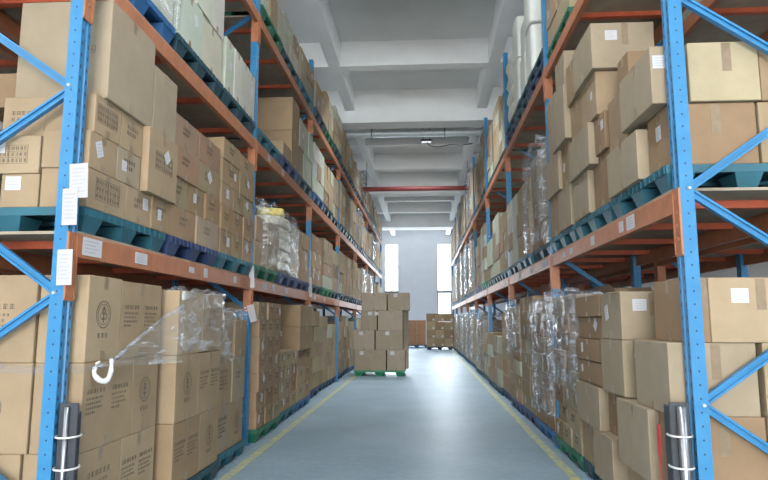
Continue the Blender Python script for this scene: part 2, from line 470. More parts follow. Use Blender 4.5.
def f_emblem(bm):
    ring(bm, 0, 0, .075, .006); ring(bm, 0, 0, .058, .004)
    for k in range(3):
        a = PI/2 + k*2*PI/3
        ring(bm, .018*math.cos(a), .018*math.sin(a), .02, .006, 10)
    box_uv(bm, -.004, .004, -.045, .045)
    for k in range(3): glyph(bm, -.052+k*.038, -.125, .026, gr)
def f_text(bm):
    for k in range(6): glyph(bm, -.12+k*.04, .05, .03, gr)
    for j, n in enumerate((9, 8, 9, 5)):
        for k in range(n): glyph(bm, -.12+k*.023, .012-j*.030, .015, gr)
def f_lines(bm):
    for j, n in enumerate((5, 4)):
        for k in range(n): glyph(bm, -.10+k*.04, .02-j*.05, .032, gr)
def f_icons(bm):
    for c in (-.07, 0, .07):
        for (u0,u1,v0,v1) in ((c-.027,c+.027,.024,.027),(c-.027,c+.027,-.027,-.024),(c-.027,c-.024,-.024,.024),(c+.024,c+.027,-.024,.024)): box_uv(bm, u0, u1, v0, v1)
    box_uv(bm, -.085,-.055, .0, .006); box_uv(bm, -.072,-.068, -.015, 0)
    for c in (-.010, .006): box_uv(bm, c, c+.005, -.014, .016)
    box_uv(bm, .058, .082, -.012, -.007); box_uv(bm, .068, .073, -.007, .014)
def f_table(bm):
    for j in range(4): box_uv(bm, -.13, .13, -.06+j*.04, -.058+j*.04)
    for c in (-.13, 0, .128): box_uv(bm, c, c+.002, -.058, .06)
    for j in range(3):
        for k in range(9): glyph(bm, -.12+k*.028, -.05+j*.04, .022, gr)
DEC = {'emblem': mk(f_emblem), 'text': mk(f_text), 'lines': mk(f_lines), 'icons': mk(f_icons), 'table': mk(f_table)}
bm = bmesh.new(); box_uv(bm, -.5, .5, -.5, .5, .0015); PAPER = mesh('shipping_label', bm, M['paper'])
bm = bmesh.new()
for j in range(4): box_uv(bm, -.38, .3-.12*(j%2), .28-j*.2, .33-j*.2, .0022)
PAPERINK = mesh('label_print', bm, M['greyink'])
def decal(me, name, parent, face, u, v, w=1, h=1, tilt=0, s=1):
    """face 'aisle' (normal towards the aisle, s=+1 -> +x) or 'front' (normal -y); u to the viewer's right, v up; parent origin = base centre"""
    hx, hy = parent['_hx'], parent['_hy']
    if face == 'aisle':
        loc = (s*hx, -s*0 + u, v); rot = (tilt, 0, 0) if s > 0 else (-tilt, 0, PI)
        loc = (s*(hx+.0006), u, v)
    else:
        loc = (u, -(hy+.0006), v); rot = (0, tilt, -PI/2)
    o = link(name, me, parent, loc)
    if face == 'aisle': o.rotation_euler = rot
    else:
        o.rotation_mode = 'XYZ'; o.matrix_local = Matrix.Translation(loc) @ Matrix.Rotation(tilt, 4, 'Y') @ Matrix.Rotation(-PI/2, 4, 'Z')
    o.scale = (1, w, h)
    return o

# ------------------------------------------------------------------ cartons
CARTONS = []     # specs, the 300 largest in view are built one by one
CAMLOC = Vector((0, 0, 1.4))
def score(sp):
    # projected size of the face that shows
    f = 610; S = 1 if sp['S'] == 'R' else -1
    y0, y1 = max(.5, sp['y0']), sp['y1']; xf = abs(sp['face'])
    p = lambda x, y: 424 + S*f*x/y if S > 0 else 424 - f*x/y
    a, b = p(xf, y0), p(xf, y1)
    a = min(max(a, 0), 768); b = min(max(b, 0), 768)
    q = lambda z, y: min(max(322 - f*(z-1.4)/y, 0), 480)
    ym = (y0+y1)/2
    h = abs(q(sp['z0'], ym) - q(sp['z1'], ym))
    ar = abs(a-b)*h
    if sp.get('end'):
        c = abs(p(xf, y0) - min(max(p(xf+sp['dep'], y0), 0), 768)); ar += min(c, 80)*abs(q(sp['z0'], y0)-q(sp['z1'], y0))
    if sp.get('hid'): ar *= .3
    return ar + sp.get('boost', 0)
def cwords(c, fam):
    if fam == 'pale': return 'pale grey-green'
    return 'tan' if c[0] > .27 else 'brown'
def add(S, lv, bay, pos, tier, k, n, y0, y1, z0, z1, face, dep, col, fam, **kw):
    CARTONS.append(dict(S=S, lv=lv, bay=bay, pos=pos, tier=tier, k=k, n=n, y0=y0, y1=y1, z0=z0, z1=z1, face=face, dep=dep, col=col, fam=fam, **kw))
def stack(S, lv, bay, pos, y0, y1, hs, ns, face, fam='kraft', dep=.52, jit=.012, pal='teal', seed=None, deco=None, label=.35, inset=0, pface=None):
    r = random.Random(seed if seed is not None else hash((S, lv, bay, pos)) % 1000 + lv*31 + bay*7 + pos)
    s = -1 if S == 'R' else 1
    pallet(S, lv, bay, pos, y0, y1, pal, pface if pface is not None else (face))
    z = LEVZ[S, lv] + .151
    base = r.choice(KRAFT if fam == 'kraft' else PALE[:3])
    for t, h in enumerate(hs):
        n = ns[t % len(ns)] if isinstance(ns, (list, tuple)) else ns
        w = (y1-y0-2*inset)/n
        for k in range(n):
            f = face - s*r.uniform(0, jit)
            c = tuple(min(.9, v*r.uniform(.93, 1.07)) for v in (base if r.random() < .7 else r.choice(KRAFT if fam == 'kraft' else PALE)))
            a = y0+inset+k*w+.005+r.uniform(0, .006); b = y0+inset+(k+1)*w-.004-r.uniform(0, .006)
            add(S, lv, bay, pos, t, k, n, a, b, z, z+h-.001, f, dep, c, fam, deco=deco, lab=r.random() < label, rs=r.random())
        z += h
    return z
def tiers(r, total, lo=.24, hi=.34):
    n = max(1, round(total/((lo+hi)/2))); h = total/n
    return [h]*n

LY = [p+PW for p in postL]; RY = [p+PW for p in postR]
def slots(S, bay):
    if S == 'L': a = postL[bay]+PW; L = LP-PW
    else: a = postR[bay]+PW; L = RP-PW
    g = .05; w = (L-.06-2*g)/3
    return [(a+.03+i*(w+g), a+.03+i*(w+g)+w) for i in range(3)]

# ---- bespoke loads nearest the camera
def custom(S, lv, bay, pos, pal, face, rows, fam='kraft', cols=None, pface=None, dep=.40, ys=None):
    y0, y1 = ys or slots(S, bay)[pos]
    pallet(S, lv, bay, pos, y0, y1, pal, pface if pface is not None else face)
    for i, row in enumerate(rows):
        a, b, z0, z1, off, c = row[:6]; kw = row[6] if len(row) > 6 else {}
        s = -1 if S == 'R' else 1
        kw = dict(kw)
        col = KRAFT[c] if fam == 'kraft' else PALE[c]
        tier, k, n = kw.pop('t', 0), kw.pop('k', 0), kw.pop('n', 1)
        add(S, lv, bay, pos, tier, k, n, a+.003, b-.003, z0+.001, z1, face + s*off, kw.pop('dep', dep), col, fam, rs=.5, **kw)
T = lambda t, k=0, n=2, **kw: dict(t=t, k=k, n=n, **kw)
LF = -1.99
# left rack, floor level, first pallet: tall emblem cartons
custom('L', 0, 0, 0, 'teal', LF, [
 (3.52, 4.02, .151, .64, 0, 0, T(0,0, deco='text', end=1, dep=.33)), (4.02, 4.54, .151, .64, 0, 2, T(0,1, deco='text')),
 (3.52, 4.14, .64, 1.16, 0, 0, T(1,0, deco='text', end=1, dep=.30)), (4.14, 4.54, .64, 1.16, 0, 0, T(1,1, deco='emblem')),
 (3.52, 3.92, 1.16, 1.68, 0, 2, T(2,0, deco='emblem', end=1, dep=.30)), (3.92, 4.54, 1.16, 1.67, 0, 0, T(2,1, deco='text')),
])
for t, (z0, z1, dx, nm) in enumerate(((.151,.64,.34,'icons'), (.64,1.16,.31,'emblem'), (1.16,1.68,.31,'text'))):
    add('L', 0, 0, 0, t, 5, 9, 3.51, 4.03, z0+.001, z1, LF-dx, .50, KRAFT[0], 'kraft', rs=.4, end=1, inner=1, fdeco=nm, boost=500)
LG = -1.895
custom('L', 0, 0, 1, 'dark teal', LG, [
 (4.64, 5.20, .151, .63, 0, 1, T(0,0, deco='text', end=1)), (5.20, 5.68, .151, .63, 0, 0, T(0,1, deco='emblem')),
 (4.64, 5.12, .63, 1.145, 0, 0, T(1,0, deco='emblem', end=1)), (5.12, 5.68, .63, 1.14, 0, 0, T(1,1, deco='text')),
 (4.64, 5.18, 1.145, 1.645, 0, 2, T(2,0, deco='lines', end=1)), (5.18, 5.68, 1.145, 1.64, 0, 0, T(2,1, deco='text')),
], dep=.5, pface=-1.875, ys=(4.62, 5.70))
custom('L', 0, 0, 2, 'teal', -1.95, [
 (5.76, 6.20, .151, .60, 0, 4, T(0,0, deco='text')), (6.20, 6.62, .151, .60, 0, 0, T(0,1, deco='emblem')),
 (5.76, 6.20, .60, 1.05, 0, 0, T(1,0, deco='text')), (6.20, 6.62, .60, 1.05, .01, 4, T(1,1, deco='lines')),
 (5.76, 6.20, 1.05, 1.50, 0, 0, T(2,0)), (6.20, 6.60, 1.05, 1.42, .02, 1, T(2,1)),
], dep=.5, pface=-1.93, ys=(5.74, 6.72))
# left rack, first shelf
LH = -2.03
custom('L', 1, 0, 0, 'teal', LH, [
 (3.50, 3.98, 2.091, 2.335, 0, 0, T(0,0,3, deco='table', end=1, dep=.30)), (3.98, 4.36, 2.091, 2.335, 0, 0, T(0,1,3, deco='lines', lab=1)), (4.36, 4.70, 2.091, 2.335, .01, 1, T(0,2,3, deco='lines', lab=1)),
 (3.49, 3.83, 2.335, 2.57, 0, 0, T(1,0,3, lab=1, end=1, dep=.30)), (3.83, 4.17, 2.335, 2.57, 0, 4, T(1,1,3, lab=1, deco='lines')),
 (3.53, 3.86, 2.57, 2.82, 0, 0, T(2,0,3, deco='table', end=1, dep=.32)), (3.86, 4.18, 2.57, 2.82, 0, 0, T(2,1,3, deco='lines')),
 (4.18, 4.70, 2.335, 2.82, .05, 0, T(1,2,3, deco='table', lab=1, end=1)),
 (3.62, 4.27, 2.82, 3.49, .02, 4, T(3,0, end=1, dep=.62, fdeco='icons')), (4.28, 4.70, 2.82, 3.33, .02, 4, T(3,1)),
])
for t, (z0, z1, dx, w, nm, y) in enumerate(((2.091,2.30,.31,.24,None,3.50), (2.30,2.54,.31,.40,'table',3.49), (2.54,2.81,.33,.28,'lines',3.55))):
    add('L', 1, 0, 0, t, 5, 9, y, y+.45, z0+.001, z1, LH-dx, w, KRAFT[0 if t != 1 else 2], 'kraft', rs=.4, end=1, inner=1, fdeco=nm, flab=(t != 2), boost=500)
add('L', 1, 0, 0, 3, 6, 9, 3.75, 4.2, 2.821, 3.06, LH-.68, .30, KRAFT[3], 'kraft', rs=.4, end=1, inner=1, boost=300)
a, b = slots('L', 0)[1]
stack('L', 1, 0, 1, a, b, [.26,.25,.27,.26], [2,3,2,2], -2.02, seed=3, deco='lines', pal='navy', jit=.03, label=.4)
a, b = slots('L', 0)[2]
stack('L', 1, 0, 2, a, b, [.24,.25,.23,.25,.22], [3,3,3,2,2], -2.02, seed=8, deco='lines', pal='teal', jit=.02, label=.5)
# left rack, second shelf, first bay
for p, (hs, ns, pl) in enumerate((([.34,.33,.3],[2,2,2],'blue'), ([.48,.46],[2,3],'dark teal'), ([.57],[4],'dark teal'))):
    a, b = slots('L', 0)[p]
    stack('L', 2, 0, p, a, b, hs, ns, -2.03, seed=20+p, fam='pale', pal=pl, jit=.03, label=.2)
# left, other bays
def auto(S, lv, bay, hts, fams, pals, seed, face, nn=(2,3), label=.3, deco=None, lo=.23, hi=.33):
    r = random.Random(seed)
    for p, (a, b) in enumerate(slots(S, bay)):
        if hts[p] is None: continue
        hs = tiers(r, hts[p]+r.uniform(-.04, .04), lo, hi)
        stack(S, lv, bay, p, a, b, hs, [r.choice(nn) for _ in hs], face+r.uniform(-.03, .03), fam=fams[p % len(fams)], seed=seed*10+p,
              pal=pals[p % len(pals)], jit=.025, label=label, deco=deco)
K = ('kraft',); P_ = ('pale',)
auto('L', 0, 1, [1.50, None, None], K, ['green','teal','dark teal'], 41, -1.97, nn=(3,), deco='lines', lo=.18, hi=.24)
a, b = slots('L', 1)[1]
zz = stack('L', 0, 1, 1, a, b, [.21,.21,.2,.21], 3, -1.99, seed=77, deco='lines', pal='teal')
a, b = slots('L', 1)[2]
zz = stack('L', 0, 1, 2, a, b, [.27,.27,.26], 2, -1.99, seed=78, deco='lines', pal='blue')
add('L', 0, 1, 2, 3, 0, 1, a+.02, b-.10, zz, zz+.37, -1.96, .5, KRAFT[1], 'kraft', rs=.5, end=1, flab=1, boost=900)
add('L', 0, 1, 2, 4, 0, 1, a+.02, b-.10, zz+.371, zz+.72, -1.96, .5, KRAFT[1], 'kraft', rs=.5, end=1, boost=900)
auto('L', 0, 2, [1.45, 1.35, 1.2], K, ['navy','dark teal','navy'], 42, -2.08)
auto('L', 0, 3, [1.3, 1.4, 1.3], K, ['navy','dark teal','blue'], 43, -2.08)
auto('L', 1, 1, [.62, None, .85], K, ['green','green','navy'], 44, -2.02)
auto('L', 1, 2, [.95, 1.05, .9], K, ['dark teal','bright green','dark teal'], 45, -2.02, nn=(1,2))
auto('L', 1, 3, [1.0, 1.0, 1.1], K, ['dark teal','dark teal','navy'], 46, -2.02)
a, b = slots('L', 1)[0]; pallet('L', 2, 1, 0, a, b, 'teal', -2.03)
custom('L', 2, 1, 1, 'navy', -2.02, [
 (8.50, 9.02, 3.801, 4.02, 0, 0, T(0,0,2, end=1)), (9.06, 9.58, 3.801, 4.36, 0, 1, T(0,1,2, end=1, dep=.85, boost=900)),
 (9.06, 9.58, 4.362, 4.90, 0, 1, T(1,1,2, end=1, dep=.85, boost=900))], dep=.5)
auto('L', 2, 1, [None, None, .98], ('pale','pale','pale'), ['teal','navy','dark teal'], 47, -2.02, lo=.35, hi=.45)
auto('L', 2, 2, [.95, .9, 1.0], ('pale','kraft','kraft'), ['blue','dark teal','dark teal'], 48, -2.02)
auto('L', 2, 3, [1.1, 1.0, 1.1], K, ['dark teal','dark teal','navy'], 49, -2.02)
auto('L', 3, 1, [.45, .55, .6], ('pale','pale','kraft'), ['green','dark teal','teal'], 50, -2.02, lo=.25, hi=.35)
auto('L', 3, 2, [.55, .8, .9], ('kraft','pale','kraft'), ['dark teal','green','dark teal'], 51, -2.02)
auto('L', 3, 3, [.95, .9, .8], K, ['dark teal','dark teal','teal'], 52, -2.02)
for lv, hh in ((0,1.35), (1,1.05), (2,1.0), (3,.85)):
    for bay in (4, 5, 6):
        auto('L', lv, bay, [hh-.1*((bay+lv) % 2), hh, hh-.12], K, ['dark teal','navy','teal'], 60+lv*5+bay, -2.02, nn=(2,))
# right rack, floor level: jumble of large cartons, every second one set back
RF = 1.47
custom('R', 0, 0, 0, 'dark teal', RF, [
 (3.72, 4.26, .151, .42, .0, 4, T(0,0, end=1, dep=.50)), (4.27, 4.84, .151, .42, -.04, 0, T(0,1)),
 (3.72, 3.98, .42, .86, .03, 3, T(1,0, end=1, dep=.50)), (3.99, 4.62, .42, .86, .09, 4, T(1,1, end=1, lab=0)),
 (3.72, 4.30, .86, 1.28, .05, 4, T(2,0, end=1, dep=.50)), (4.31, 4.52, .86, 1.28, -.02, 3, T(2,1, lab=1)),
 (3.72, 4.20, 1.28, 1.66, -.06, 3, T(3,0, end=1, dep=.22)),
], dep=.5, ys=(3.73, 4.84))
for t, (z0, z1, w, c) in enumerate(((.151,.42,.48,0), (.42,.86,.50,0), (.86,1.28,.50,2), (1.28,1.66,.55,2))):
    dx = .24 if t == 3 else .52
    add('R', 0, 0, 0, t, 5, 9, 3.71, 4.25, z0+.001, z1, RF+dx-.04, w, KRAFT[c], 'kraft', rs=.4, end=1, inner=1, flab=(t == 3), ftape=1, boost=600)
custom('R', 0, 0, 1, 'dark teal', RF, [
 (4.88, 5.40, .151, .52, .06, 4, T(0,0, end=1)), (5.41, 5.98, .151, .50, .0, 0, T(0,1)),
 (4.88, 5.20, .52, .84, -.02, 3, T(1,0, end=1)), (5.21, 5.98, .52, .86, .05, 4, T(1,1, end=1)),
 (4.54, 5.10, .865, 1.27, .05, 4, T(2,0, end=1)), (5.20, 5.98, .87, 1.06, .02, 3, T(2,1, lab=1, end=1)),
 (4.54, 5.04, 1.272, 1.62, .05, 4, T(3,0, end=1, flab=1, lab=1, dep=.42, boost=400)), (5.20, 5.98, 1.065, 1.25, .03, 3, T(3,1, lab=1, end=1)),
 (5.20, 5.98, 1.255, 1.44, .0, 3, T(4,0, end=1, lab=1)), (5.20, 5.98, 1.445, 1.63, .02, 3, T(5,0, end=1)),
], dep=.5)
a, b = slots('R', 0)[2]
stack('R', 0, 0, 2, a, b, [.19]*8, [3,2,3,3,2,3,3,2], 1.46, seed=5, pal='green', jit=.05, label=.6, deco='lines')
auto('R', 0, 1, [1.50, 1.60, 1.5], K, ['blue','navy','navy'], 71, 1.47, nn=(2,3), label=.6, lo=.18, hi=.24)
auto('R', 0, 2, [1.45, .95, 1.05], ('kraft','kraft','pale'), ['navy','dark teal','dark teal'], 72, 1.47, nn=(1,2), label=.4)
auto('R', 0, 3, [1.0, 1.3, 1.3], K, ['green','dark teal','dark teal'], 73, 1.48)
# right rack, first shelf
custom('R', 1, 0, 0, 'teal', RF+.01, [
 (3.74, 4.10, 2.352, 2.74, -.04, 3, T(0,0, end=1, lab=1, dep=.52)), (4.11, 4.80, 2.352, 2.70, .03, 4, T(0,1, end=1)),
 (3.74, 4.36, 2.745, 3.12, .05, 4, T(1,0, end=1, dep=.20, flab=1)), (4.37, 4.80, 2.705, 3.12, .0, 1, T(1,1)),
], dep=.5)
add('R', 1, 0, 0, 0, 5, 9, 3.73, 4.3, 2.353, 2.735, RF+.58, .52, KRAFT[0], 'kraft', rs=.4, end=1, inner=1, boost=500)
add('R', 1, 0, 0, 1, 5, 9, 3.72, 4.2, 2.746, 3.125, RF+.18, .42, (.37,.31,.20), 'kraft', rs=.4, end=1, inner=1, boost=500)
add('R', 1, 0, 0, 1, 6, 9, 3.73, 4.2, 2.746, 3.12, RF+.61, .50, KRAFT[1], 'kraft', rs=.4, end=1, inner=1, boost=500)
add('R', 1, 0, 0, 2, 5, 9, 4.55, 4.79, 3.121, 3.46, RF+.10, .50, KRAFT[3], 'kraft', rs=.4, end=1, inner=1, flab=1, boost=300)
add('R', 1, 0, 0, 2, 6, 9, 4.55, 4.79, 3.121, 3.46, RF+.62, .50, KRAFT[3], 'kraft', rs=.4, end=1, inner=1, boost=300)
custom('R', 1, 0, 1, 'teal', RF+.01, [
 (4.90, 5.38, 2.352, 2.80, -.03, 3, T(0,0)), (5.39, 5.95, 2.352, 2.74, .02, 4, T(0,1)),
 (4.90, 5.20, 2.80, 3.12, .0, 3, T(1,0, lab=1)), (5.21, 5.95, 2.745, 3.12, .05, 4, T(1,1, end=1)),
 (5.02, 5.50, 3.125, 3.50, .02, 0, T(2,0, end=1, lab=1, dep=.40)), (5.51, 5.98, 3.125, 3.52, .0, 1, T(2,1)),
 (4.96, 5.58, 3.502, 3.90, .06, 4, T(3,0, end=1, flab=1, dep=.52)), (5.60, 5.98, 3.522, 3.92, .03, 1, T(3,1)),
], dep=.5)
custom('R', 1, 0, 2, 'teal', RF+.01, [
 (6.05, 6.60, 2.352, 2.78, .02, 4, T(0,0, end=1)), (6.61, 7.10, 2.352, 2.80, .0, 1, T(0,1)),
 (6.05, 6.45, 2.78, 3.22, .0, 1, T(1,0, lab=1)), (6.46, 7.10, 2.80, 3.22, .03, 4, T(1,1, end=1)),
 (6.00, 6.62, 3.22, 3.78, .06, 4, T(2,0, end=1)), (6.63, 7.10, 3.22, 3.60, .0, 4, T(2,1)),
 (6.00, 6.42, 3.78, 4.14, .04, 4, T(3,0, end=1)), (6.63, 7.10, 3.60, 3.95, .0, 4, T(3,1)),
], dep=.5)
auto('R', 1, 1, [1.25, 1.1, 1.1], ('kraft','kraft','pale'), ['dark teal','teal','dark teal'], 81, 1.48, nn=(2,3), lo=.26, hi=.36)
auto('R', 1, 2, [1.1, 1.2, .9], ('kraft','pale','pale'), ['teal','dark teal','green'], 82, 1.48, nn=(1,2), lo=.26, hi=.36)
auto('R', 1, 3, [1.4, 1.3, 1.2], ('pale','kraft','kraft'), ['bright green','navy','dark teal'], 83, 1.48)
# right rack, second shelf
auto('R', 2, 0, [None, None, 1.1], K, ['dark teal','teal','green'], 90, 1.50, nn=(2,))
auto('R', 2, 2, [1.1, 1.3, 1.2], ('pale','kraft','kraft'), ['dark teal','dark teal','teal'], 92, 1.52)
auto('R', 2, 3, [1.5, 1.4, 1.3], K, ['dark teal','dark teal','teal'], 93, 1.52)
for lv, hh in ((0,1.5), (1,1.6), (2,1.5)):
    for bay in (4, 5, 6, 7):
        auto('R', lv, bay, [hh-.1*((bay+lv) % 2), hh, hh-.15], K, ['dark teal','navy','teal'], 95+lv*5+bay, 1.50, nn=(2,))

# ---- build: 300 largest one by one
for sp in CARTONS:
    if sp['y1'] < 3.3: sp['boost'] = -1e6
CARTONS.sort(key=lambda s: -score(s))
WALLRACK = {}
def tape_children(o, sp, w, h, s):
    hx, hy = o['_hx'], o['_hy']
    bm = bmesh.new(); t = .026; e = .0009
    drop = min(.08, h*.25)
    # along the top, down the aisle side and up from the bottom
    box(bm, -hx-e, hx+e, -t, t, h-e*.2, h+e)
    for sx in (-1, 1):
        xa, xb = sorted((sx*(hx-.0003), sx*(hx+e)))
        box(bm, xa, xb, -t, t, h-drop, h)
    obj('packing_tape', bm, M['tape'], o)
    if i < 150:
        bm = bmesh.new(); xa, xb = sorted((s*(hx-.0003), s*(hx+e))); box(bm, xa, xb, -t, t, .001, drop*.8); obj('packing_tape', bm, M['tape'], o)
usedlabels = set()
for i, sp in enumerate(CARTONS[:300]):
    S = sp['S']; s = 1 if S == 'L' else -1
    w = sp['y1']-sp['y0']; h = sp['z1']-sp['z0']; d = sp['dep']
    rr = random.Random(i*13+5)
    bm = bmesh.new(); box(bm, -d/2, d/2, -w/2, w/2, 0, h)
    bevel(bm, .006, 2)
    o = link('carton', mesh('carton', bm, M['carton']), None, (sp['face']-s*d/2, (sp['y0']+sp['y1'])/2, sp['z0']), (0, 0, math.radians(rr.uniform(-.35, .35))))
    o.color = (*sp['col'], 1)
    o['_hx'] = d/2; o['_hy'] = w/2
    side = s
    tape_children(o, sp, w, h, s)
    if sp.get('deco') and not sp.get('inner'):
        k = {'emblem': 'emblem', 'text': 'text', 'lines': 'lines', 'icons': 'icons', 'table': 'table'}[sp['deco']]
        wd = {'emblem': .16, 'text': .26, 'lines': .22, 'icons': .2, 'table': .27}[k]
        sc_ = min(1.15, (w*.8)/wd, (h*.8)/{'emblem': .22, 'text': .18, 'lines': .09, 'icons': .06, 'table': .13}[k])
        if k == 'lines': sc_ *= .75
        zc_ = h*.55
        if k == 'text' and w > .5: 
            decal(DEC[k], 'printed_marks', o, 'aisle', s*-w*.24, zc_, sc_*.8, sc_*.8, 0, side)
            decal(DEC[k], 'printed_marks', o, 'aisle', s*w*.24, zc_, sc_*.8, sc_*.8, 0, side)
        else:
            decal(DEC[k], 'printed_marks', o, 'aisle', s*rr.uniform(-.05, .05)*w, zc_, sc_, sc_, 0, side)
    if sp.get('fdeco'):
        k = sp['fdeco']; sc_ = min(1.1, d*.8/.27, h*.8/.2)
        if k == 'icons': sc_ = .9
        decal(DEC[k], 'printed_marks', o, 'front', (d*.2 if k == 'icons' else 0), h*.5, sc_, sc_)
    if sp.get('lab'):
        lw = rr.uniform(.06, .09); lh = lw*rr.uniform(.9, 1.4)
        lh = min(lh, h*.5)
        p = decal(PAPER, 'shipping_label', o, 'aisle', rr.uniform(-.3, .3)*w, h*rr.uniform(.5, .68), lw, lh, rr.choice((0, 0, .7, .4, -.3)), side)
        link('label_print', PAPERINK, p)
    if sp.get('flab'):
        p = decal(PAPER, 'shipping_label', o, 'front', -d*.18, h*.72, .10, .085)
        link('label_print', PAPERINK, p)
    if sp.get('end') and not sp.get('fdeco') and S == 'R':
        bm = bmesh.new(); hx, hy = d/2, w/2
        box(bm, -.028+.02, .028+.02, -hy-.0011, -hy+.0003, h*.5, h-.008) ; obj('packing_tape', bm, M['tape'], o)
    cw = cwords(sp['col'], sp['fam'])
    if sp.get('inner'):
        where = 'inner column %d' % sp['k'] if 0 else ('inner column' if sp['k'] == 5 else 'innermost column')
    elif sp['n'] == 1: where = 'alone'
    elif sp['n'] == 2: where = ['nearer','farther'][min(sp['k'], 1)]
    else: where = ['nearest','middle','farthest'][min(sp['k'], 2)]
    lab = '%s carton, %s, %s bay, %s pallet, %s tier, %s one' % (cw, LEVEL[S, sp['lv']], ORD[sp['bay']], POS[sp['pos']], ORD[sp['tier']], where)
    if 'column' in where or where == 'alone': lab = lab.replace(' one', '')
    tag(o, lab, 'carton', 'cartons on the rack pallets')
    if lab in usedlabels: print('DUP', lab)
    usedlabels.add(lab)
    del o['_hx']; del o['_hy']
def stuff(specs, name, label, mat):
    bm = bmesh.new()
    for sp in specs:
        s = 1 if sp['S'] == 'L' else -1
        xa, xb = sorted((sp['face'], sp['face']-s*sp['dep'])); box(bm, xa, xb, sp['y0'], sp['y1'], sp['z0'], sp['z1'])
    tag(obj(name, bm, mat), label, 'cartons', None, 'stuff')
rest = CARTONS[300:]
stuff([s for s in rest if s['fam'] == 'kraft'], 'stacked_cartons', 'many small brown cartons stacked deep along both racks toward the windows', M['carton_far'])
stuff([s for s in rest if s['fam'] == 'pale'], 'stacked_pale_cartons', 'small pale cartons stacked farther along the racks', M['carton_pale_far'])
# loads on the back-to-back rows
bm = bmesh.new(); r = random.Random(3)
for side, xf, y0, lv in ((-1, LX-1.2, 3.5, LZ), (1, RX+1.2, 3.75, RZ)):
    for z, top in zip([0]+lv, [1.55, 1.1, 1.0, .9] if side < 0 else [1.45, 1.6, 1.5]):
        y = y0
        while y < y0+25:
            w = r.uniform(.45, .6); hh = top*r.uniform(.8, 1)
            nt_ = max(1, round(hh/.36))
            blocked = any(abs(y+w/2-p) < w/2+.08 for p in (postL if side < 0 else postR))
            if not blocked:
                for t in range(nt_):
                    xa, xb = sorted((xf+side*.14, xf+side*(.60+r.uniform(0, .02))))
                    box(bm, xa, xb, y, y+w-.01, z+.003+t*hh/nt_, z+(t+1)*hh/nt_)
            y += w
tag(obj('back_row_cartons', bm, M['carton_far']), 'cartons seen through the gaps on the racks standing behind', 'cartons', None, 'stuff')

# ------------------------------------------------------------------ free standing pallets in the aisle
def free_pallet(x, y, col, label, rz=0):
    o = link('plastic_pallet', PM, None, (x, y, 0), (0, 0, PI/2+rz)); o.color = PCOL[col]; o.scale = (1, 1.2, 1)
    tag(o, label, 'pallet'); return o
def free_carton(x0, x1, y0, y1, z0, z1, col, label, lab=None, group=None, tape=True):
    w = x1-x0; d = y1-y0; h = z1-z0
    bm = bmesh.new(); box(bm, -w/2, w/2, -d/2, d/2, 0, h); bevel(bm, .007, 2)
    o = link('carton', mesh('carton', bm, M['carton']), None, ((x0+x1)/2, (y0+y1)/2, z0)); o.color = (*col, 1)
    o['_hx'] = w/2; o['_hy'] = d/2
    bm = bmesh.new(); box(bm, -.026, .026, -d/2-.001, d/2+.001, h-.0003, h+.001)
    box(bm, -.026, .026, -d/2-.001, -d/2+.0003, h-.09, h); box(bm, -.026, .026, -d/2-.001, -d/2+.0003, .002, .06)
    if tape: obj('packing_tape', bm, M['tape'], o)
    if lab:
        p = decal(PAPER, 'shipping_label', o, 'front', lab[0]*w, lab[1]*h, .10, .09); link('label_print', PAPERINK, p)
    del o['_hx']; del o['_hy']
    tag(o, label, 'carton', group); return o
G = (.31,.26,.20); G2 = (.28,.23,.17)
free_pallet(-1.17, 16.65, 'bright green', 'bright green plastic pallet under the carton stack in the aisle')
g = 'cartons stacked on the green pallet in the aisle'
Yf = 16.15; tz = [.151, .675, 1.185, 1.70, 2.17]
fr = [[(-1.83, -1.00, .12, .65), (-.97, -.50, .2, .9)], [(-1.85, -1.30, .3, .85), (-1.27, -.56, .4, .85)],
      [(-1.66, -1.24, .6, .85), (-1.21, -.56, -.3, .6)], [(-1.64, -.98, .0, .5), (-.95, -.38, .3, .4)]]
for t, row in enumerate(fr):
    for k, (x0, x1, lu, lv_) in enumerate(row):
        free_carton(x0, x1, Yf, Yf+.55, tz[t], tz[t+1]-.002, G if (t+k) % 2 else G2, 'grey-brown carton on the aisle pallet, %s tier, %s of two' % (ORD[t], ['left','right'][k]), ((lu-.5)*.7, .85) if (t, k) != (3, 0) else None, g)
    free_carton(row[0][0]+.02, -1.06, Yf+.57, Yf+1.05, tz[t], tz[t+1]-.002, G2, 'brown carton behind the aisle pallet stack, %s tier, left' % ORD[t], None, g)
    free_carton(-1.04, -.43, Yf+.57, Yf+1.05, tz[t], tz[t+1]-.002, G, 'brown carton behind the aisle pallet stack, %s tier, right' % ORD[t], None, g)
# far pallets
free_pallet(.80, 32.1, 'navy', 'dark pallet under cartons at the far right end of the aisle')
for t in range(4):
    for k in range(3):
        free_carton(.12+k*.46, .12+k*.46+.45, 31.5, 32.1, .151+t*.42, .151+(t+1)*.42-.003, KRAFT[(t+k) % 4], 'brown carton at the far right aisle end, %s tier, %s' % (ORD[t], ['left','middle','right'][k]),
                    (.3, .25), 'cartons on the far right pallet', tape=False)
free_pallet(-.42, 34.6, 'navy', 'dark pallet under orange-brown cartons before the far wall')
for t in range(3):
    for k in range(2):
        free_carton(-.95+k*.53, -.95+k*.53+.52, 34.1, 34.7, .151+t*.45, .151+(t+1)*.45-.003, (.36,.20,.11), 'orange-brown carton before the far wall, %s tier, %s' % (ORD[t], ['left','right'][k]), None, 'orange-brown cartons before the far wall', tape=False)

